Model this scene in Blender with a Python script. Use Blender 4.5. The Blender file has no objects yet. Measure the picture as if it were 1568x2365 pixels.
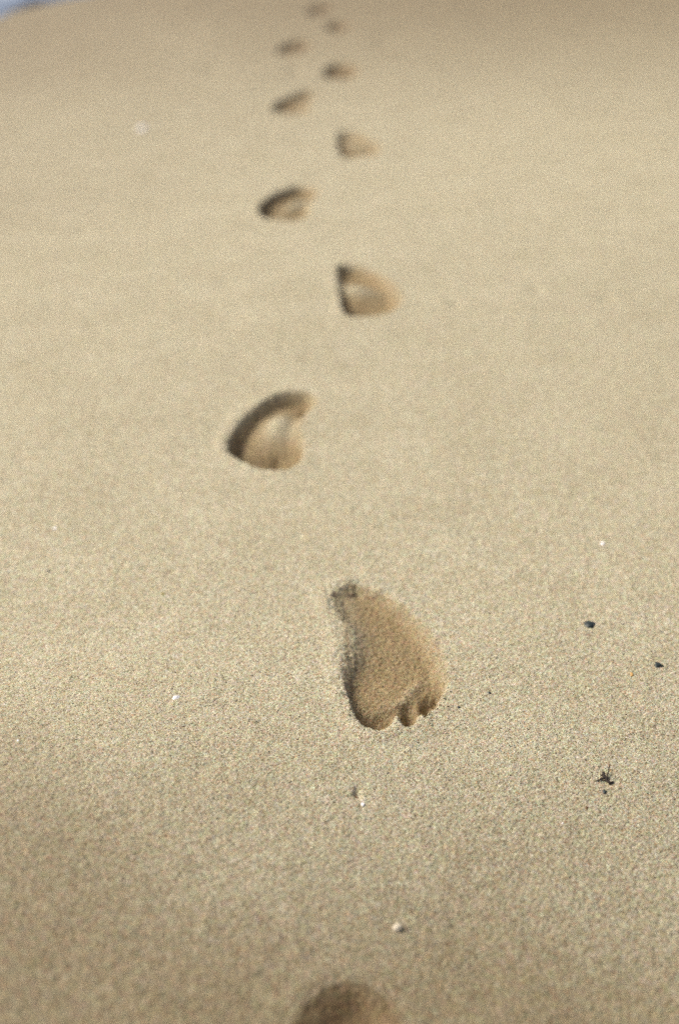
import bpy, math, random
import numpy as np
from mathutils import Vector, noise as mnoise

random.seed(7)
RNG = np.random.default_rng(7)
scene = bpy.context.scene
col = scene.collection

# ------------------------------------------------------------------ camera
H = 0.66                       # height of a crouching photographer's camera
PITCH = math.radians(25.7)     # looking down
LENS = 50.0
cam_d = bpy.data.cameras.new('camera')
cam = bpy.data.objects.new('camera', cam_d)
col.objects.link(cam)
cam.location = (0, 0, H)
cam.rotation_euler = (math.pi / 2 - PITCH, 0, 0)
cam_d.sensor_fit = 'VERTICAL'
cam_d.sensor_height = 36.0
cam_d.sensor_width = 24.0
cam_d.lens = LENS
cam_d.clip_start = 0.02
cam_d.clip_end = 20000
cam_d.dof.use_dof = True
cam_d.dof.focus_distance = 1.165
cam_d.dof.aperture_fstop = 3.0
cam_d.dof.aperture_blades = 0
scene.camera = cam

# ------------------------------------------------------------------ sky and sun
SUN_EL, SUN_AZ = 46.0, 295.0   # degrees above the horizon; compass bearing, 0 = +Y, 90 = +X
world = bpy.data.worlds.new('World')
scene.world = world
world.use_nodes = True
nt = world.node_tree
nt.nodes.clear()
sky = nt.nodes.new('ShaderNodeTexSky')
sky.sky_type = 'NISHITA'
sky.sun_disc = False
sky.sun_elevation = math.radians(SUN_EL)
sky.sun_rotation = math.radians(SUN_AZ)
sky.air_density = 0.5
sky.dust_density = 8.0
sky.ozone_density = 0.3
bg = nt.nodes.new('ShaderNodeBackground')
bg.inputs['Strength'].default_value = 0.15
wo = nt.nodes.new('ShaderNodeOutputWorld')
nt.links.new(sky.outputs[0], bg.inputs['Color'])
nt.links.new(bg.outputs[0], wo.inputs['Surface'])

sun_d = bpy.data.lights.new('sun', 'SUN')
sun_d.energy = 1.65
sun_d.angle = math.radians(18.0)   # seen through thin haze
sun_d.color = (0.965, 0.97, 0.89)
sun = bpy.data.objects.new('sun', sun_d)
col.objects.link(sun)
_e, _a = math.radians(SUN_EL), math.radians(SUN_AZ)
to_sun = Vector((math.cos(_e) * math.sin(_a), math.cos(_e) * math.cos(_a), math.sin(_e)))
sun.rotation_euler = to_sun.to_track_quat('Z', 'Y').to_euler()
sun.location = to_sun * 20

scene.view_settings.view_transform = 'Standard'
scene.view_settings.look = 'None'
scene.view_settings.exposure = 0.11
scene.view_settings.gamma = 1.0
scene.view_settings.use_curve_mapping = False
scene.render.film_transparent = False
scene.cycles.use_denoising = False      # the photograph is grainy film
scene.cycles.max_bounces = 5
scene.cycles.diffuse_bounces = 3

# ------------------------------------------------------------------ measuring the ground
# photo coordinates (1568 x 2365 frame) <-> points on the flat ground of this beach
F = LENS / 36.0 * 2365.0
SP, CP = math.sin(PITCH), math.cos(PITCH)

def ground_at(px, py):
    a = (px - 784.0) / F
    b = -(py - 1182.5) / F
    dy = CP + b * SP
    dz = -SP + b * CP
    t = -H / dz
    return a * t, dy * t

def photo_at(x, y):
    zc = y * CP + H * SP
    yc = y * SP - H * CP
    return 784.0 + F * x / zc, 1182.5 - F * yc / zc

# ------------------------------------------------------------------ noise in numpy
def vnoise(x, y, seed=0):
    x = np.asarray(x, float); y = np.asarray(y, float)
    xi = np.floor(x).astype(np.int64); yi = np.floor(y).astype(np.int64)
    fx = x - xi; fy = y - yi
    fx = fx * fx * fx * (fx * (fx * 6 - 15) + 10)
    fy = fy * fy * fy * (fy * (fy * 6 - 15) + 10)
    def h(a, b):
        n = (a * 374761393 + b * 668265263 + seed * 974711) & 0x7fffffff
        n = ((n ^ (n >> 13)) * 1274126177) & 0x7fffffff
        n = n ^ (n >> 16)
        return (n & 0xffff) / 32767.5 - 1.0
    a = h(xi, yi); b = h(xi + 1, yi); c = h(xi, yi + 1); d = h(xi + 1, yi + 1)
    return (a + (b - a) * fx) * (1 - fy) + (c + (d - c) * fx) * fy

def fbm(x, y, seed, n=3):
    s = 0; amp = 1.0; tot = 0
    for k in range(n):
        s = s + amp * vnoise(x * 2 ** k + 13.7 * k, y * 2 ** k - 7.1 * k, seed + k)
        tot += amp; amp *= 0.5
    return s / tot

# ------------------------------------------------------------------ the footprints
# outline of each print on the sand, depth in metres, width of the sheltered (sea side) wall and the
# lit wall, then humps and hollows on its floor: (px, py, rx, ry, turn in degrees, metres up)
FP = []
def fp(label, outline, depth, wl, wr, spots=(), lip=0.0015, sub=None):
    FP.append(dict(label=label, outline=outline, depth=depth, wl=wl, wr=wr, spots=spots, lip=lip, sub=sub))

fp('bare left footprint in sharp focus with clear toe marks, the largest whole print',
   [(763, 1372), (790, 1353), (825, 1346), (862, 1356), (916, 1383), (971, 1427), (1007, 1473), (1031, 1515),
    (1042, 1559), (1037, 1590), (1031, 1606), (1022, 1615), (1017, 1630), (1006, 1640), (997, 1644), (991, 1654),
    (980, 1658), (974, 1650), (967, 1666), (948, 1680), (929, 1675), (917, 1656), (906, 1674), (877, 1687),
    (843, 1678), (820, 1653), (803, 1610), (791, 1567), (794, 1507), (788, 1442), (774, 1411)],
   0.0105, 0.019, 0.020,
   [(798, 1392, 34, 30, 20, 0.003), (800, 1480, 42, 58, 0, 0.0085), (850, 1575, 55, 36, 0, -0.002),
    (898, 1626, 60, 12, -20, 0.0015), (950, 1592, 34, 12, -48, 0.0025), (868, 1690, 46, 26, 0, -0.013),
    (945, 1680, 16, 24, 0, -0.014), (982, 1660, 12, 26, 15, -0.012), (1007, 1638, 11, 22, 25, -0.010),
    (1023, 1604, 11, 16, 0, -0.006), (965, 1650, 5, 18, 20, 0.006), (994, 1642, 4, 16, 20, 0.004), (911, 1656, 6, 18, 0, 0.009)],
   0.002)
fp('second footprint up, a right foot beyond the sharp print, with deep curved outer edge',
   [(525, 1041), (530, 1005), (561, 965), (597, 933), (639, 911), (679, 904), (717, 908), (738, 924),
    (722, 946), (706, 966), (697, 988), (704, 1013), (707, 1040), (694, 1066), (670, 1083), (638, 1086),
    (606, 1082), (575, 1074), (549, 1062)],
   0.0165, 0.022, 0.024,
   [(638, 980, 46, 30, -35, 0.012), (665, 1005, 36, 26, 0, 0.005), (538, 1042, 26, 24, 0, -0.008),
    (640, 1060, 14, 9, 0, -0.005), (625, 1084, 75, 18, 3, -0.015), (702, 972, 8, 14, 15, -0.010)], 0.002)
fp('third footprint up, blurred left foot with square dark heel corner',
   [(776, 618), (788, 612), (819, 613), (860, 622), (899, 640), (926, 664), (936, 689), (920, 710), (888, 725),
    (840, 731), (803, 731), (791, 714), (785, 685), (780, 657), (777, 637)],
   0.015, 0.016, 0.036,
   [(815, 632, 42, 13, 10, -0.010), (822, 664, 56, 11, 6, 0.0135), (796, 706, 16, 16, 0, -0.008),
    (845, 724, 65, 13, 0, -0.012)], 0.002)
fp('fourth footprint up, right foot shaped like a crescent round a pale raised arch',
   [(594, 482), (608, 462), (637, 444), (671, 432), (707, 429), (737, 438), (735, 452), (720, 468), (716, 490),
    (690, 508), (655, 508), (616, 505), (599, 494)],
   0.018, 0.019, 0.022,
   [(690, 466, 40, 6.5, -8, 0.0165), (615, 484, 14, 13, 0, -0.003), (664, 502, 52, 8, 0, -0.010),
    (700, 442, 36, 6, -6, -0.006)], 0.002)
fp('fifth footprint up, left foot with two dark patches on its left side',
   [(780, 310), (796, 304), (822, 306), (858, 319), (885, 340), (869, 357), (838, 360), (808, 363), (786, 357),
    (779, 334)],
   0.016, 0.015, 0.034,
   [(826, 330, 44, 4.5, 8, 0.014), (805, 314, 26, 6, 5, -0.007), (798, 353, 20, 7, 0, -0.007),
    (836, 357, 44, 6, 0, -0.009)], 0.002)
fp('sixth footprint up, faint right foot with forked dark wedge',
   [(628, 246), (654, 228), (692, 212), (728, 211), (727, 226), (716, 238), (718, 256), (682, 261), (640, 258)],
   0.015, 0.015, 0.030, [(702, 235, 26, 3.6, -12, 0.013), (682, 257, 34, 5, 0, -0.008)], 0.002)
fp('seventh footprint up, dark oval left foot on the right line of prints',
   [(745, 168), (766, 149), (798, 145), (831, 155), (826, 174), (790, 183), (757, 181)],
   0.015, 0.015, 0.034, [(795, 181, 34, 5, 0, -0.012)], 0.002)
fp('eighth footprint up, flat smudged right foot left of the line',
   [(640, 113), (662, 100), (698, 92), (722, 98), (713, 115), (680, 124), (649, 124)],
   0.015, 0.016, 0.034, [(690, 113, 18, 4, -8, 0.005)], 0.002)
fp('ninth footprint up, small dark left foot near the top of the trail',
   [(752, 61), (773, 50), (799, 51), (817, 61), (794, 71), (765, 72)], 0.017, 0.018, 0.034, [], 0.002)
fp('farthest footprint, faintest right foot at the very top of the trail',
   [(707, 24), (730, 13), (767, 9), (774, 19), (744, 30), (718, 32)], 0.015, 0.018, 0.038, [], 0.002)
fp('nearest footprint, brown rounded heel cut off by the bottom of the picture',
   [(655, 2400), (674, 2356), (694, 2328), (720, 2299), (747, 2279), (771, 2267), (807, 2262), (843, 2267),
    (879, 2284), (910, 2308), (930, 2344), (944, 2450), (935, 2600), (955, 2750), (1000, 2900), (1010, 3050),
    (975, 3150), (915, 3190), (840, 3180), (760, 3150), (690, 3110), (620, 3030), (580, 2900), (598, 2700), (636, 2500)],
   0.0085, 0.034, 0.030,
   [(770, 2700, 180, 160, 0, 0.003), (930, 3120, 60, 50, 0, -0.005), (700, 3060, 60, 40, 0, -0.003)], 0.0015)

def smooth_closed(pts, n=5):
    P = np.array(pts, float); m = len(P); out = []
    for i in range(m):
        p0, p1, p2, p3 = P[i - 1], P[i], P[(i + 1) % m], P[(i + 2) % m]
        for k in range(n):
            t = k / n
            out.append(0.5 * ((2 * p1) + (-p0 + p2) * t + (2 * p0 - 5 * p1 + 4 * p2 - p3) * t * t
                              + (-p0 + 3 * p1 - 3 * p2 + p3) * t ** 3))
    return np.array(out)

def signed_dist(x, y, poly):
    """metres inside (+) or outside (-) the outline"""
    best = np.full(x.shape, 1e9)
    inside = np.zeros(x.shape, bool)
    m = len(poly)
    for i in range(m):
        ax, ay = poly[i]; bx, by = poly[(i + 1) % m]
        ex, ey = bx - ax, by - ay
        wx, wy = x - ax, y - ay
        t = np.clip((wx * ex + wy * ey) / (ex * ex + ey * ey + 1e-12), 0, 1)
        d = (wx - ex * t) ** 2 + (wy - ey * t) ** 2
        best = np.minimum(best, d)
        cond = (ay > y) != (by > y)
        with np.errstate(divide='ignore', invalid='ignore'):
            xi = ax + (y - ay) * ex / (ey if abs(ey) > 1e-12 else 1e-12)
        inside ^= cond & (x < xi)
    d = np.sqrt(best)
    return np.where(inside, d, -d)

SHORE_P = np.array(ground_at(0, 30.0)); SHORE_Q = np.array(ground_at(160, 0.0))
_d = (SHORE_Q - SHORE_P); _d /= np.linalg.norm(_d)
SHORE_N = np.array([_d[1], -_d[0]])          # points inland

def shore_dist(x, y):
    s = (x - SHORE_P[0]) * _d[0] + (y - SHORE_P[1]) * _d[1]
    return ((x - SHORE_P[0]) * SHORE_N[0] + (y - SHORE_P[1]) * SHORE_N[1]
            + 0.10 * np.sin(s * 1.9 + 0.4) - 0.10 * math.sin(0.4) + 0.3 * (1 - np.cos(s * 0.31)))

def base_height(x, y, fine=False):
    x = np.asarray(x, float); y = np.asarray(y, float)
    sd = shore_dist(x, y)
    z = np.where(sd < 0.0, np.maximum(sd * 0.09, -3.0), 0.0)
    near = np.clip(1 - np.hypot(x, y - 2) / 60.0, 0, 1)
    z = z + near * (0.010 * vnoise(x * 0.9 + 3.1, y * 0.7 + 1.7, 11)
                    + 0.0020 * vnoise(x * 3.5 + y * 1.9, y * 2.9 - x * 2.3, 12)
                    + 0.0005 * vnoise(x * 11 + y * 6, y * 9 - x * 8, 13)
                    + 0.00025 * vnoise(x * 35 - y * 22, y * 32 + x * 26, 14))
    # slope added to the near sand, tilted off the sun to darken it
    k = np.clip((1.15 - y) / 0.45, 0, 1)
    z = z - np.clip(x, -2, 2) * 0.15 * k * k * (3 - 2 * k) * np.clip(1 + y, 0, 1)
    if fine:
        det = np.clip(1.6 - y / 3.0, 0.1, 1)
        z = z + det * (0.00022 * vnoise(x * 170, y * 160, 15) + 0.00026 * vnoise(x * 430, y * 410, 16)
                       + 0.00032 * vnoise(x * 900, y * 900, 17))
    return z

def surface_at(px, py):
    """where the sight line through a photo point meets the real, uneven sand"""
    a = (px - 784.0) / F; b = -(py - 1182.5) / F
    dy = CP + b * SP; dz = -SP + b * CP
    t = -H / dz
    for _ in range(8):
        t = (float(base_height(np.array([a * t]), np.array([dy * t]))[0]) - H) / dz
    return a * t, dy * t

for f in FP:
    q = smooth_closed(f['outline'])
    f['poly'] = np.array([surface_at(a, b) for a, b in q])
    f['c'] = f['poly'].mean(0)
    f['lo'] = f['poly'].min(0) - 0.05
    f['hi'] = f['poly'].max(0) + 0.05

DIMPLES = [(885, 102, 24, 10, .006), (490, 162, 22, 9, .006), (685, 170, 22, 9, .006), (185, 537, 22, 10, .003),
           (1050, 706, 18, 8, .003), (1240, 670, 20, 9, .003), (1400, 690, 20, 9, .003), (520, 660, 16, 8, .002),
           (825, 1832, 9, 13, .0035), (1010, 1600, 6, 12, .002), (395, 1330, 12, 6, .0015), (300, 1940, 14, 8, .0012),
           (690, 1245, 12, 6, .0015)]
DIMW = []
for (a, b, rx, ry, d) in DIMPLES:
    x0, y0 = ground_at(a, b); x1, _ = ground_at(a + rx, b); _, y1 = ground_at(a, b - ry)
    DIMW.append((x0, y0, abs(x1 - x0), abs(y1 - y0), d))

def terrain(x, y, fine=True):
    """height of the sand, how damp the opened sand is, which print it belongs to"""
    x = np.asarray(x, float); y = np.asarray(y, float)
    z = base_height(x, y, fine)
    for (x0, y0, rx, ry, d) in DIMW:
        z = z - d * np.exp(-((x - x0) / rx) ** 2 - ((y - y0) / ry) ** 2)
    damp = np.zeros(x.shape)
    which = np.full(x.shape, -1, int)
    px, py = photo_at(x, np.maximum(y, 0.05))
    for k, f in enumerate(FP):
        sel = (x > f['lo'][0]) & (x < f['hi'][0]) & (y > f['lo'][1]) & (y < f['hi'][1])
        if not sel.any():
            continue
        X, Y = x[sel], y[sel]
        s = signed_dist(X, Y, f['poly'])
        s0 = s.copy()
        calm = 0.4 if f['c'][1] < 0.6 else 1.0
        hw = (f['hi'][0] - f['lo'][0] - 0.1) / 2
        hl = (f['hi'][1] - f['lo'][1] - 0.1) / 2
        cx = (f['hi'][0] + f['lo'][0]) / 2
        cy = (f['hi'][1] + f['lo'][1]) / 2
        ang = np.clip((X - cx) / hw, -1, 1)
        # far and near walls are nearly as steep as the left one
        q = np.clip((ang + 0.45) / 1.2, 0, 1)
        q = q * np.clip(1.3 - 0.8 * np.abs((Y - cy) / hl) ** 2, 0, 1)
        s = s + calm * (1 - 0.6 * q) * (0.0013 * vnoise(X * 130, Y * 130, 31 + k) + 0.0008 * vnoise(X * 320, Y * 320, 51 + k))
        w = f['wl'] + (f['wr'] - f['wl']) * q
        nearw = np.clip((-(Y - cy) / hl - 0.25) / 0.4, 0, 1)
        w = w + (0.007 - w) * nearw * (1 - 0.3 * q)
        t = np.clip(s / w, 0, 1)
        steep = 1 - (1 - t) ** 2
        steep = steep * (0.35 + 0.65 * np.clip(t * 1.6, 0, 1))
        prof = steep * (1 - q) + (t * t * (3 - 2 * t)) * q
        dep = np.full(X.shape, f['depth'])
        Hb = H - base_height(X, Y)
        dry = np.zeros(X.shape)
        for (ax, ay, rx, ry, turn, up) in f['spots']:
            # a deep floor is seen lower down than the rim above it
            lower = Hb + 0.8 * f['depth'] - 0.7 * up
            zc = Y * CP + lower * SP
            PX = 784.0 + F * X / zc
            PY = 1182.5 - F * (Y * SP - lower * CP) / zc
            c, sn = math.cos(math.radians(turn)), math.sin(math.radians(turn))
            u = ((PX - ax) * c + (PY - ay) * sn) / rx
            v = (-(PX - ax) * sn + (PY - ay) * c) / ry
            g_ = np.exp(-(u * u + v * v))
            dep = dep - up * g_
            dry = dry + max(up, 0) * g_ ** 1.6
        dz = -np.maximum(dep, 0.002) * prof
        lip = f['lip'] * np.exp(-((s + 0.007) / 0.008) ** 2) * (0.6 + 0.5 * vnoise(X * 60, Y * 60, 71 + k)) * (1 - 0.85 * q)
        dz = dz + 0.00042 * np.clip(s / 0.01, 0, 1) * vnoise(X * 380 + 7, Y * 330, 95 + k)
        crumb = calm * 0.0009 * np.exp(-(s / 0.006) ** 2) * vnoise(X * 240, Y * 240, 91 + k) * (1 - 0.7 * q)
        z[sel] = z[sel] + dz + lip * (s < 0.004) + crumb
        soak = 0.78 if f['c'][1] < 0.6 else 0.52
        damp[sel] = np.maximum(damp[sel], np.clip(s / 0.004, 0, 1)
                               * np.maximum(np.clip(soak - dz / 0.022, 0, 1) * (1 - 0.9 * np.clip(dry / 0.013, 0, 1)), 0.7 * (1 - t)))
        w2 = which[sel]; w2[s0 > -0.003] = k; which[sel] = w2
    return z, damp, which

# ------------------------------------------------------------------ materials
def new_mat(name):
    m = bpy.data.materials.new(name); m.use_nodes = True
    t = m.node_tree; t.nodes.clear()
    out = t.nodes.new('ShaderNodeOutputMaterial')
    b = t.nodes.new('ShaderNodeBsdfPrincipled')
    t.links.new(b.outputs[0], out.inputs['Surface'])
    return m, t, b

def N(t, kind, **kw):
    n = t.nodes.new(kind)
    for k, v in kw.items():
        setattr(n, k, v)
    return n

def ramp(t, stops, interp='LINEAR'):
    r = t.nodes.new('ShaderNodeValToRGB'); r.color_ramp.interpolation = interp
    e = r.color_ramp.elements
    while len(e) > 1: e.remove(e[-1])
    e[0].position = stops[0][0]; e[0].color = (*stops[0][1], 1)
    for p, c in stops[1:]:
        n = e.new(p); n.color = (*c, 1)
    return r

def math_node(t, op, a, b=None, clamp=False):
    n = t.nodes.new('ShaderNodeMath'); n.operation = op; n.use_clamp = clamp
    for i, v in enumerate((a, b)):
        if v is None: continue
        if isinstance(v, (int, float)): n.inputs[i].default_value = v
        else: t.links.new(v, n.inputs[i])
    return n.outputs[0]

def mix(t, fac, a, b, mode='MIX'):
    n = t.nodes.new('ShaderNodeMix'); n.data_type = 'RGBA'; n.blend_type = mode
    for s, v in ((n.inputs[0], fac), (n.inputs[6], a), (n.inputs[7], b)):
        if isinstance(v, (int, float)): s.default_value = v
        elif isinstance(v, tuple): s.default_value = (*v, 1)
        else: t.links.new(v, s)
    return n.outputs[2]

GRAINS = [(0.00, (0.075, 0.064, 0.042)), (0.075, (0.24, 0.19, 0.10)), (0.15, (0.36, 0.28, 0.155)),
          (0.28, (0.425, 0.391, 0.246)), (0.48, (0.478, 0.450, 0.302)), (0.68, (0.528, 0.523, 0.372)),
          (0.82, (0.50, 0.50, 0.41)), (0.90, (0.68, 0.68, 0.53)), (0.965, (0.47, 0.28, 0.15))]

def sand_material():
    m, t, b = new_mat('sand')
    geo = N(t, 'ShaderNodeNewGeometry')
    pos = geo.outputs['Position']
    v1 = N(t, 'ShaderNodeTexVoronoi'); v1.inputs['Scale'].default_value = 1450
    t.links.new(pos, v1.inputs['Vector'])
    sep = N(t, 'ShaderNodeSeparateColor'); t.links.new(v1.outputs['Color'], sep.inputs[0])
    r1 = ramp(t, GRAINS, 'CONSTANT'); t.links.new(sep.outputs[0], r1.inputs[0])
    # a sprinkling of coarser grains
    v2 = N(t, 'ShaderNodeTexVoronoi'); v2.inputs['Scale'].default_value = 560
    t.links.new(pos, v2.inputs['Vector'])
    sep2 = N(t, 'ShaderNodeSeparateColor'); t.links.new(v2.outputs['Color'], sep2.inputs[0])
    r2 = ramp(t, GRAINS, 'CONSTANT'); t.links.new(sep2.outputs[1], r2.inputs[0])
    pick = math_node(t, 'GREATER_THAN', sep2.outputs[0], 0.77)
    near = math_node(t, 'LESS_THAN', v2.outputs['Distance'], 0.55)
    pick = math_node(t, 'MULTIPLY', math_node(t, 'MULTIPLY', pick, near), 0.75)
    c = mix(t, pick, r1.outputs[0], r2.outputs[0])
    # drifts of lighter and darker sand
    def tone(c, scale, detail, lo, hi, mode='MULTIPLY'):
        n = N(t, 'ShaderNodeTexNoise'); n.inputs['Scale'].default_value = scale
        n.inputs['Detail'].default_value = detail
        t.links.new(pos, n.inputs['Vector'])
        mr = N(t, 'ShaderNodeMapRange'); mr.inputs[1].default_value = 0.3; mr.inputs[2].default_value = 0.7
        t.links.new(n.outputs[0], mr.inputs[0])
        k = mix(t, mr.outputs[0], lo, hi)
        return mix(t, 1.0, c, k, mode)
    def tint(c, scale, amount):
        n = N(t, 'ShaderNodeTexNoise'); n.inputs['Scale'].default_value = scale
        n.inputs['Detail'].default_value = 1
        t.links.new(pos, n.inputs['Vector'])
        k = mix(t, amount, (0.5, 0.5, 0.5), n.outputs['Color'])
        k2 = mix(t, 1.0, k, (2.0, 2.0, 2.0), 'MULTIPLY')
        return mix(t, 1.0, c, k2, 'MULTIPLY')
    c = tint(c, 700, 0.20)
    c = tint(c, 190, 0.13)
    c = tone(c, 260, 2, (0.88, 0.87, 0.85), (1.10, 1.10, 1.11))
    c = tone(c, 75, 2, (0.93, 0.92, 0.90), (1.06, 1.06, 1.07))
    c = tone(c, 9, 3, (0.95, 0.94, 0.92), (1.04, 1.04, 1.05))
    # own colour of the loose coarse grains built as geometry
    at = N(t, 'ShaderNodeAttribute'); at.attribute_name = 'grain_tone'
    r3 = ramp(t, GRAINS, 'CONSTANT'); t.links.new(at.outputs['Fac'], r3.inputs[0])
    isg = math_node(t, 'GREATER_THAN', at.outputs['Fac'], 0.0001)
    c = mix(t, isg, c, r3.outputs[0])
    # damp sand opened by the feet, wetter sand by the water, and vignette painted at both ends
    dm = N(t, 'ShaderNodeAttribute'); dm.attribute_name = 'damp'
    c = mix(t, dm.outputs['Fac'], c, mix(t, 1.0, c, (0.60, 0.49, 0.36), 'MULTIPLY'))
    wt = N(t, 'ShaderNodeAttribute'); wt.attribute_name = 'wet_vig'
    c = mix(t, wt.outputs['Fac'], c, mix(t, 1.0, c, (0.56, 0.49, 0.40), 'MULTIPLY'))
    t.links.new(c, b.inputs['Base Color'])
    rg = math_node(t, 'SUBTRACT', 0.82, math_node(t, 'MULTIPLY', wt.outputs['Fac'], 0.22))
    t.links.new(rg, b.inputs['Roughness'])
    b.inputs['Specular IOR Level'].default_value = 0.35
    # relief of the single grains
    h1 = math_node(t, 'MULTIPLY', v1.outputs['Distance'], -0.9)
    h2 = math_node(t, 'MULTIPLY', v2.outputs['Distance'], math_node(t, 'MULTIPLY', pick, -1.2))
    hh = math_node(t, 'ADD', h1, h2)
    bp = N(t, 'ShaderNodeBump'); bp.inputs['Strength'].default_value = 0.55
    bp.inputs['Distance'].default_value = 0.00058
    t.links.new(hh, bp.inputs['Height'])
    t.links.new(bp.outputs[0], b.inputs['Normal'])
    return m

SAND = sand_material()

def plain(name, colour, rough=0.6, spec=0.5, vary=0.25, scale=900, bump=0.0002):
    m, t, b = new_mat(name)
    geo = N(t, 'ShaderNodeNewGeometry')
    n = N(t, 'ShaderNodeTexNoise'); n.inputs['Scale'].default_value = scale; n.inputs['Detail'].default_value = 3
    t.links.new(geo.outputs['Position'], n.inputs['Vector'])
    lo = tuple(v * (1 - vary) for v in colour); hi = tuple(min(1, v * (1 + vary)) for v in colour)
    r = ramp(t, [(0.3, lo), (0.7, hi)]); t.links.new(n.outputs[0], r.inputs[0])
    t.links.new(r.outputs[0], b.inputs['Base Color'])
    b.inputs['Roughness'].default_value = rough
    b.inputs['Specular IOR Level'].default_value = spec
    bp = N(t, 'ShaderNodeBump'); bp.inputs['Strength'].default_value = 0.6; bp.inputs['Distance'].default_value = bump
    t.links.new(n.outputs[0], bp.inputs['Height']); t.links.new(bp.outputs[0], b.inputs['Normal'])
    return m

# ------------------------------------------------------------------ the sand as one sheet, prints cut out of it
def depth_z(y): return max(y, 0.3) * CP + H * SP

ys = [0.26]
while ys[-1] < 6.9:
    y = ys[-1]
    u = F / (CP * CP) / (y / H + SP / CP)
    step = H * (F / (CP * CP)) / (u * u) * 2.31
    sharp = 1.0 + 1.1 * min(1, max(0, (y - 1.35) / 1.6))
    ys.append(y + max(0.00095, step * 0.85 * sharp))
    if y < 0.58: ys[-1] = y + 0.0018
ROW_FINE = len(ys)
g = ys[-1] - ys[-2]
while ys[-1] < 4000:
    g *= 1.35; ys.append(ys[-1] + g)
front = []
g = 0.003; y = 0.26
while y > -3000:
    g *= 1.4; y -= g; front.append(y)
ys = np.array(front[::-1] + ys)
NC = 720
s_in = np.linspace(-1.10, 1.10, NC)
outer = []; g = s_in[1] - s_in[0]; s = 1.10
while s < 9000:
    g *= 1.42; s += g; outer.append(s)
ss = np.concatenate([-np.array(outer[::-1]), s_in, np.array(outer)])
wy = np.array([784.0 / F * depth_z(v) for v in ys])
GX = ss[None, :] * wy[:, None]
GY = np.repeat(ys[:, None], len(ss), 1)
jit = (np.abs(GX) < 1.05 * wy[:, None]) & (GY > 0.6) & (GY < 2.0)
cellx = (wy * (s_in[1] - s_in[0]))[:, None]
GX = GX + np.where(jit, RNG.uniform(-0.3, 0.3, GX.shape) * cellx, 0)
GZ, GD, GW = terrain(GX, GY)
R, C = GX.shape

dX = np.stack([np.gradient(GX, axis=1), np.gradient(GY, axis=1), np.gradient(GZ, axis=1)], -1)
dY = np.stack([np.gradient(GX, axis=0), np.gradient(GY, axis=0), np.gradient(GZ, axis=0)], -1)
NRM = np.cross(dX, dY); NRM /= np.linalg.norm(NRM, axis=-1, keepdims=True)

def wet_vignette(x, y):
    sd = shore_dist(x, y)
    w = np.clip(1.0 - (sd + 0.25 * vnoise(x * 1.3, y * 1.1, 21)) / 2.7, 0, 1)
    lobe = np.clip((y + 0.35 * np.sin(x * 1.1 + 2.2) + 0.3 * vnoise(x * 1.1, y * 0.6, 22) - 2.6) / 4.4, 0, 1)  # wave runup stretched over the far end to paint in vignette
    w = np.maximum(w, lobe)
    w = w * w * (3 - 2 * w) * 0.9
    # near sand: dampness plus lens vignette painted in as darker, browner colour
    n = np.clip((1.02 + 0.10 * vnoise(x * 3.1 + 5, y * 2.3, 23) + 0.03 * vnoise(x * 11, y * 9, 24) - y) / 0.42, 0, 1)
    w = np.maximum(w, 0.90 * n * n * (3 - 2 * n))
    return w
GWET_VIG = wet_vignette(GX, GY)

P = np.stack([GX, GY, GZ], -1).reshape(-1, 3)
NF = NRM.reshape(-1, 3)
DF, WF = GD.reshape(-1), GWET_VIG.reshape(-1)
idx = np.arange(R * C).reshape(R, C)
quads = np.stack([idx[:-1, :-1], idx[:-1, 1:], idx[1:, 1:], idx[1:, :-1]], -1).reshape(-1, 4)
own = np.maximum.reduce([GW[:-1, :-1], GW[:-1, 1:], GW[1:, 1:], GW[1:, :-1]]).reshape(-1)

# loose coarse grains lying on the sand
NG = 26000
gy = 0.60 + 1.5 * RNG.random(NG) ** 1.3
gx = RNG.uniform(-1.08, 1.08, NG) * (784.0 / F * (gy * CP + H * SP))
gr = np.clip(RNG.lognormal(math.log(0.00036), 0.30, NG), 0.0002, 0.0009)
# crumbs broken off the rims of the nearer prints
for fi, cnt in ((0, 420), (1, 260), (2, 200)):
    po = FP[fi]['poly']; m = len(po)
    i0 = RNG.integers(0, m, cnt); tt = RNG.random(cnt)[:, None]
    e = po[i0] * (1 - tt) + po[(i0 + 1) % m] * tt
    e = e + RNG.normal(0, 0.0045, e.shape)
    gx = np.concatenate([gx, e[:, 0]]); gy = np.concatenate([gy, e[:, 1]])
    gr = np.concatenate([gr, np.clip(RNG.lognormal(math.log(0.00055), 0.35, cnt), 0.0003, 0.0014)])
NG = len(gx)
gz, gd, gw = terrain(gx, gy)
gtone = RNG.random(NG) * 0.999 + 0.001
OCT = np.array([(1, 0, 0), (0, 1, 0), (-1, 0, 0), (0, -1, 0), (0, 0, 1), (0, 0, -1)], float)
OCF = np.array([(0, 1, 4), (1, 2, 4), (2, 3, 4), (3, 0, 4), (1, 0, 5), (2, 1, 5), (3, 2, 5), (0, 3, 5)])

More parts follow.
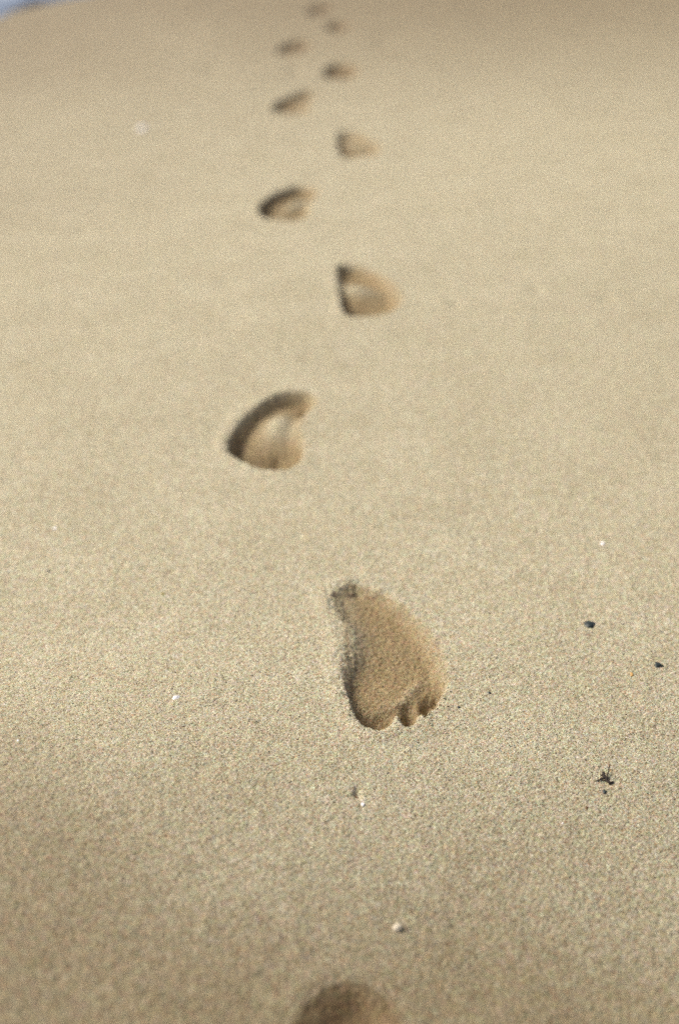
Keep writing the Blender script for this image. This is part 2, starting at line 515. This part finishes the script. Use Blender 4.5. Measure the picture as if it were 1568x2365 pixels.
def mesh_from(name, verts, faces4, faces3, normals, attrs):
    me = bpy.data.meshes.new(name)
    nv, n4, n3 = len(verts), len(faces4), len(faces3)
    me.vertices.add(nv); me.vertices.foreach_set('co', verts.astype(np.float32).ravel())
    li = np.concatenate([faces4.ravel(), faces3.ravel()]).astype(np.int32)
    me.loops.add(len(li)); me.loops.foreach_set('vertex_index', li)
    ls = np.concatenate([np.arange(n4) * 4, n4 * 4 + np.arange(n3) * 3]).astype(np.int32)
    me.polygons.add(n4 + n3); me.polygons.foreach_set('loop_start', ls)
    me.update(calc_edges=True)
    me.polygons.foreach_set('use_smooth', np.ones(n4 + n3, bool))
    for k, v in attrs.items():
        a = me.attributes.new(k, 'FLOAT', 'POINT'); a.data.foreach_set('value', v.astype(np.float32))
    me.normals_split_custom_set_from_vertices(normals.astype(np.float32))
    return me

def sand_piece(name, k, origin):
    qs = quads[own == k]
    used, inv = np.unique(qs, return_inverse=True)
    qs = inv.reshape(qs.shape)
    V = P[used]; NV = NF[used]; dv = DF[used]; wv = WF[used]; tn = np.zeros(len(used))
    sel = np.where(gw == k)[0] if k >= 0 else np.where(gw < 0)[0]
    n = len(sel)
    tris = np.zeros((0, 3), int)
    if n:
        th = RNG.uniform(0, math.tau, n); sc = RNG.uniform(0.7, 1.3, (n, 3)) * gr[sel][:, None]
        o = OCT[None] * RNG.uniform(0.75, 1.25, (n, 6, 1)) * sc[:, None, :]
        c, s_ = np.cos(th)[:, None], np.sin(th)[:, None]
        ox = o[..., 0] * c - o[..., 1] * s_; oy = o[..., 0] * s_ + o[..., 1] * c
        gv = np.stack([ox + gx[sel][:, None], oy + gy[sel][:, None],
                       o[..., 2] * 0.8 + (gz[sel] + 0.25 * gr[sel])[:, None]], -1).reshape(-1, 3)
        gn = np.stack([ox, oy, o[..., 2]], -1).reshape(-1, 3)
        gn /= np.linalg.norm(gn, axis=1, keepdims=True) + 1e-12
        tris = (OCF[None] + (np.arange(n) * 6)[:, None, None] + len(V)).reshape(-1, 3)
        V = np.concatenate([V, gv]); NV = np.concatenate([NV, gn])
        dv = np.concatenate([dv, np.repeat(gd[sel], 6)]); wv = np.concatenate([wv, np.zeros(n * 6)])
        tn = np.concatenate([tn, np.repeat(gtone[sel], 6)])
    V = V - np.array(origin)[None]
    me = mesh_from(name, V, qs, tris, NV, {'damp': dv, 'wet_vig': wv, 'grain_tone': tn})
    me.materials.append(SAND)
    ob = bpy.data.objects.new(name, me); ob.location = origin
    col.objects.link(ob)
    return ob

ground = sand_piece('ground', -1, (0, 0, 0))
ground['kind'] = 'structure'
ground['label'] = 'smooth fine tan beach sand stretching from the bottom up to the water'
for k, f in enumerate(FP):
    ob = sand_piece('footprint', k, (float(f['c'][0]), float(f['c'][1]), 0.0))
    ob['label'] = f['label']; ob['category'] = 'footprint'; ob['group'] = 'bare footprints trailing down the beach'

# ------------------------------------------------------------------ the sea: a thin wash with a foam edge
def water_material():
    m, t, b = new_mat('sea_water')
    b.inputs['Base Color'].default_value = (0.10, 0.15, 0.19, 1)
    b.inputs['Roughness'].default_value = 0.12
    b.inputs['IOR'].default_value = 1.33
    geo = N(t, 'ShaderNodeNewGeometry')
    n = N(t, 'ShaderNodeTexNoise'); n.inputs['Scale'].default_value = 9; n.inputs['Detail'].default_value = 4
    t.links.new(geo.outputs['Position'], n.inputs['Vector'])
    bp = N(t, 'ShaderNodeBump'); bp.inputs['Strength'].default_value = 0.5; bp.inputs['Distance'].default_value = 0.02
    t.links.new(n.outputs[0], bp.inputs['Height']); t.links.new(bp.outputs[0], b.inputs['Normal'])
    return m

sl = np.concatenate([-np.geomspace(6, 6000, 24)[::-1], np.linspace(-5.5, 9, 240), np.geomspace(10, 8000, 24)])
wave = 0.10 * np.sin(sl * 1.9 + 0.4) - 0.10 * math.sin(0.4) + 0.3 * (1 - np.cos(sl * 0.31))
def strip(name, offs, zs, mat, rough=0.0):
    vs = []
    for j, (o, z) in enumerate(zip(offs, zs)):
        oo = o + rough * vnoise(sl * 9.0, sl * 0 + j * 3.3, 41 + j) + rough * 0.5 * vnoise(sl * 27, sl * 0, 44 + j)
        d = oo - wave
        vs.append(np.stack([SHORE_P[0] + sl * _d[0] + d * SHORE_N[0], SHORE_P[1] + sl * _d[1] + d * SHORE_N[1],
                            np.full(len(sl), z)], -1))
    V = np.concatenate(vs); n = len(sl)
    fs = [(j * n + i, j * n + i + 1, (j + 1) * n + i + 1, (j + 1) * n + i) for j in range(len(offs) - 1) for i in range(n - 1)]
    me = bpy.data.meshes.new(name); me.from_pydata(V.tolist(), [], fs)
    me.materials.append(mat); me.polygons.foreach_set('use_smooth', [True] * len(fs)); me.update()
    ob = bpy.data.objects.new(name, me); col.objects.link(ob); return ob
sea = strip('sea_water', [-0.02, -0.05, -0.6, -3, -20, -200, -9000], [-0.001, 0.009, 0.012, 0.014, 0.02, 0.03, 0.03],
            water_material())
sea['kind'] = 'structure'; sea['label'] = 'thin pale blue wash of sea water sliding up the sand'
FOAM = plain('foam', (0.25, 0.32, 0.42), 0.5, 0.5, 0.2, 60, 0.004)
foam = strip('foam', [0.02, -0.03, -0.08, -0.17, -0.24], [-0.004, 0.016, 0.026, 0.022, 0.0135], FOAM, 0.05)
foam['kind'] = 'stuff'; foam['label'] = 'pale bluish foam along the edge of the wash'

# ------------------------------------------------------------------ small things lying on the sand
def height(x, y):
    z, _, _ = terrain(np.array([x]), np.array([y]), fine=False)
    return float(z[0])

def put(ob, px, py, sink=0.0, label='', cat='', group=None, turn=0.0):
    x, y = surface_at(px, py)
    ob.location = (x, y, height(x, y) - sink)
    ob.rotation_euler.z = turn
    ob['label'] = label; ob['category'] = cat
    if group: ob['group'] = group
    return ob

def px_m(py):                       # photo pixels per metre of width at this row
    _, y = ground_at(784, py)
    return F / (y * CP + H * SP)

def lump_mesh(name, size, mat, seed, sub=3, rough=0.22, bend=0.0):
    import bmesh
    bm = bmesh.new(); bmesh.ops.create_icosphere(bm, subdivisions=sub, radius=1.0)
    off = Vector((seed * 7.3, seed * 3.1, seed * 1.7))
    for v in bm.verts:
        d = 1 + rough * mnoise.noise(v.co * 1.3 + off) * 1.6 + rough * 0.4 * mnoise.noise(v.co * 3.5 + off)
        v.co *= d
        v.co.y += bend * v.co.x * v.co.x
        v.co.x *= size[0]; v.co.y *= size[1]; v.co.z *= size[2]
    for fc in bm.faces: fc.smooth = True
    me = bpy.data.meshes.new(name); bm.to_mesh(me); bm.free(); me.materials.append(mat)
    return me

def lump(name, wpx, hpx, py, mat, seed, thick=0.6, **kw):
    s = 1 / px_m(py)
    _, y0 = ground_at(784, py + hpx / 2); _, y1 = ground_at(784, py - hpx / 2)
    a = wpx / 2 * s; bb = (y1 - y0) / 2
    bb = min(bb, a * 1.6)
    me = lump_mesh(name, (a, bb, min(a, bb) * thick), mat, seed, **kw)
    ob = bpy.data.objects.new(name, me); col.objects.link(ob)
    return ob, min(a, bb) * thick

BLACK = plain('dark_stone', (0.022, 0.033, 0.032), 0.45, 0.4, 0.4, 700)
WEED = plain('dried_weed', (0.045, 0.036, 0.030), 0.8, 0.2, 0.4, 900)
WHITE = plain('white_shell', (0.88, 0.87, 0.85), 0.45, 0.5, 0.02, 500)
CREAM = plain('cream_shell', (0.57, 0.51, 0.38), 0.55, 0.4, 0.12, 400)
AMBER = plain('amber_grain', (0.62, 0.38, 0.13), 0.4, 0.5, 0.2, 700)
OLIVE = plain('olive_grain', (0.30, 0.25, 0.08), 0.6, 0.3, 0.2, 700)
BROWN = plain('brown_lump', (0.17, 0.10, 0.05), 0.9, 0.2, 0.45, 1200, 0.0005)

def debris(name, px, py, w, h, mat, seed, label, cat, sinkf=0.3, group=None, turn=0.0, **kw):
    ob, t = lump(name, w, h, py, mat, seed, **kw)
    put(ob, px, py, t * sinkf, label, cat, group, turn)
    return ob

debris('pebble', 1363, 1443, 29, 17, BLACK, 3, 'large black pebble tapering to the left, upper right of the sharp footprint',
       'pebble', 0.35, 'small dark stones on the sand', thick=0.55, bend=0.15)
debris('pebble', 1520, 1535, 20, 11, BLACK, 8, 'bent black stone chip near the right edge of the picture', 'pebble', 0.35,
       'small dark stones on the sand', turn=0.35, thick=0.5, bend=-0.5)
debris('pebble', 1131, 1600, 8, 5, BLACK, 5, 'tiny black stone, the upper of the pair right of the toe marks', 'pebble', 0.3,
       'small dark stones on the sand')
debris('pebble', 1060, 1633, 7, 6, BLACK, 6, 'tiny black stone just right of the toe marks, the lower of the pair', 'pebble', 0.3,
       'small dark stones on the sand')
debris('pebble', 1397, 1828, 12, 11, BLACK, 9, 'round dark grey stone just below the black weed sprig', 'pebble', 0.35,
       'small dark stones on the sand')
debris('pebble', 376, 1270, 6, 6, BLACK, 12, 'blurred dark stone left of centre, between the two large footprints in height', 'pebble', 0.3,
       'small dark stones on the sand')
debris('pebble', 519, 1235, 7, 4, BLACK, 13, 'faint blurred dark stone below the second footprint', 'pebble', 0.5,
       'small dark stones on the sand')
debris('pebble', 111, 1318, 6, 6, BLACK, 14, 'small dark stone near the left edge of the picture', 'pebble', 0.4,
       'small dark stones on the sand')
debris('pebble', 1497, 1833, 7, 4, BLACK, 15, 'tiny dark grey stone right of the weed sprig', 'pebble', 0.5,
       'small dark stones on the sand', turn=0.4)
debris('pebble', 376, 1372, 10, 6, OLIVE, 16, 'small olive brown pebble left of the sharp heel', 'pebble', 0.4)
debris('pebble', 1460, 1557, 10, 9, AMBER, 17, 'small amber coloured pebble left of the bent black chip', 'pebble', 0.3)
debris('pebble', 1355, 1865, 12, 7, BROWN, 18, 'small reddish brown lump below and left of the weed sprig', 'pebble', 0.6, turn=0.3)
debris('shell_fragment', 405, 1611, 15, 12, WHITE, 21, 'bright white shell chip left of the sharp footprint', 'shell fragment', 0.25,
       'pale shell bits on the sand', turn=-0.5, thick=0.4)
debris('shell_fragment', 838, 1858, 9, 9, WHITE, 22, 'small white shell bit below the toes, beside a brown sand lump', 'shell fragment', 0.2,
       'pale shell bits on the sand', thick=0.8)
debris('shell_fragment', 1393, 1255, 11, 7, WHITE, 23, 'blurred white shell bit above the large black pebble', 'shell fragment', 0.3,
       'pale shell bits on the sand')
debris('shell_fragment', 328, 298, 25, 17, WHITE, 24, 'large pale shell bit blurred far up on the left side', 'shell fragment', 0.25,
       'pale shell bits on the sand', thick=0.7)
debris('shell_fragment', 126, 1220, 9, 7, WHITE, 25, 'small white shell speck near the left edge, above the small dark stone', 'shell fragment', 0.5,
       'pale shell bits on the sand')
debris('shell_fragment', 40, 1711, 8, 6, WHITE, 26, 'tiny white shell speck at the left edge, lowest of the white ones', 'shell fragment', 0.4,
       'pale shell bits on the sand')
debris('shell_fragment', 1300, 1901, 5, 4, WHITE, 27, 'tiny white speck left of and below the weed sprig', 'shell fragment', 0.4,
       'pale shell bits on the sand')
debris('sand_lump', 826, 1838, 13, 12, BROWN, 31, 'brown crumbly sand lump above the small white shell bit', 'sand lump', 0.55, rough=0.4, turn=0.5)

# curved piece of shell lying hollow side towards the sun
def shell_piece():
    import bmesh
    s = 1 / px_m(2145)
    r = 13.5 * s; th = r * 0.16
    bm = bmesh.new(); rings, seg = 8, 28
    layers = []
    for lay in (0, 1):
        rr = r - lay * th; rows = []
        for i in range(rings + 1):
            a = math.radians(78) * i / rings
            row = []
            for j in range(seg):
                b_ = math.tau * j / seg
                edge = 1 + 0.10 * math.sin(3 * b_ + 1) * (i / rings) ** 2 + 0.03 * math.cos(11 * b_) * (i / rings)
                aa = a * edge
                row.append(bm.verts.new((rr * math.sin(aa) * math.cos(b_), rr * 0.86 * math.sin(aa) * math.sin(b_), rr * math.cos(aa) * 0.72)))
            rows.append(row)
        layers.append(rows)
    for lay, rows in enumerate(layers):
        for i in range(rings):
            for j in range(seg):
                q = [rows[i][j], rows[i][(j + 1) % seg], rows[i + 1][(j + 1) % seg], rows[i + 1][j]]
                if i == 0: q = q
                try: bm.faces.new(q if lay else q[::-1])
                except ValueError: pass
    for j in range(seg):
        bm.faces.new([layers[0][rings][j], layers[0][rings][(j + 1) % seg], layers[1][rings][(j + 1) % seg], layers[1][rings][j]])
    bmesh.ops.remove_doubles(bm, verts=bm.verts, dist=1e-6)
    bmesh.ops.recalc_face_normals(bm, faces=bm.faces)
    for fc in bm.faces: fc.smooth = True
    me = bpy.data.meshes.new('shell_fragment'); bm.to_mesh(me); bm.free(); me.materials.append(CREAM)
    ob = bpy.data.objects.new('shell_fragment', me); col.objects.link(ob)
    put(ob, 918, 2145, -0.0002, 'domed cream shell piece casting a small shadow, between sharp toes and nearest heel', 'shell fragment',
        'pale shell bits on the sand')
    ob.rotation_euler = (math.radians(14), math.radians(-16), 0.4)
shell_piece()

# sprig of dried weed: an empty with branches
def tube(bm, pts, radii, seg=6):
    prev = None
    for i, (p, r) in enumerate(zip(pts, radii)):
        p = Vector(p)
        d = (Vector(pts[min(i + 1, len(pts) - 1)]) - Vector(pts[max(i - 1, 0)])).normalized()
        u = d.cross(Vector((0, 0, 1)));  u = u.normalized() if u.length > 1e-6 else Vector((1, 0, 0))
        w = d.cross(u)
        ring = [bm.verts.new(p + (u * math.cos(k * math.tau / seg) + w * math.sin(k * math.tau / seg)) * r) for k in range(seg)]
        if prev:
            for k in range(seg):
                bm.faces.new([prev[k], prev[(k + 1) % seg], ring[(k + 1) % seg], ring[k]])
        else:
            bm.faces.new(ring[::-1])
        prev = ring
    bm.faces.new(prev)

def weed():
    import bmesh
    cx, cy = surface_at(1393, 1800)
    root = bpy.data.objects.new('seaweed_sprig', None); col.objects.link(root)
    root.empty_display_size = 0.01
    z0 = height(cx, cy)
    root.location = (cx, cy, z0)
    root['label'] = 'black branching sprig of dried seaweed low on the right side'; root['category'] = 'seaweed'
    def w(px, py, dz):
        x, y = surface_at(px, py)
        return (x - cx, y - cy, height(x, y) - z0 + dz)
    br = [([(1377, 1804, .0004), (1382, 1805, .0008), (1388, 1802, .0012), (1395, 1801, .0016)], [.0003, .0006, .0008, .001]),
          ([(1409, 1768, .0022), (1408, 1778, .0024), (1406, 1786, .0020), (1404, 1794, .0018), (1403, 1802, .0012)], [.00022, .00032, .00045, .0006, .0008]),
          ([(1394, 1788, .0020), (1395, 1792, .0022), (1396, 1798, .0016), (1402, 1804, .0013), (1409, 1810, .0008), (1419, 1806, .0004)], [.0008, .0012, .0013, .0012, .001, .0004]),
          ([(1388, 1797, .0020), (1393, 1793, .0020), (1397, 1800, .0014)], [.0004, .0009, .0012])]
    for pts, rad in br:
        bm = bmesh.new()
        P0 = []; R0 = []
        for i in range(len(pts) - 1):
            a, b_ = w(*pts[i]), w(*pts[i + 1])
            for k in range(3):
                tt = k / 3
                q = Vector(a).lerp(Vector(b_), tt)
                q += Vector((random.uniform(-1, 1), random.uniform(-1, 1), random.uniform(-.5, .5))) * 0.0003
                P0.append(q); R0.append((rad[i] * (1 - tt) + rad[i + 1] * tt) * random.uniform(.75, 1.25))
        P0.append(Vector(w(*pts[-1]))); R0.append(rad[-1])
        tube(bm, P0, R0)
        for fc in bm.faces: fc.smooth = True
        me = bpy.data.meshes.new('branch'); bm.to_mesh(me); bm.free(); me.materials.append(WEED)
        ob = bpy.data.objects.new('branch', me); col.objects.link(ob); ob.parent = root
weed()
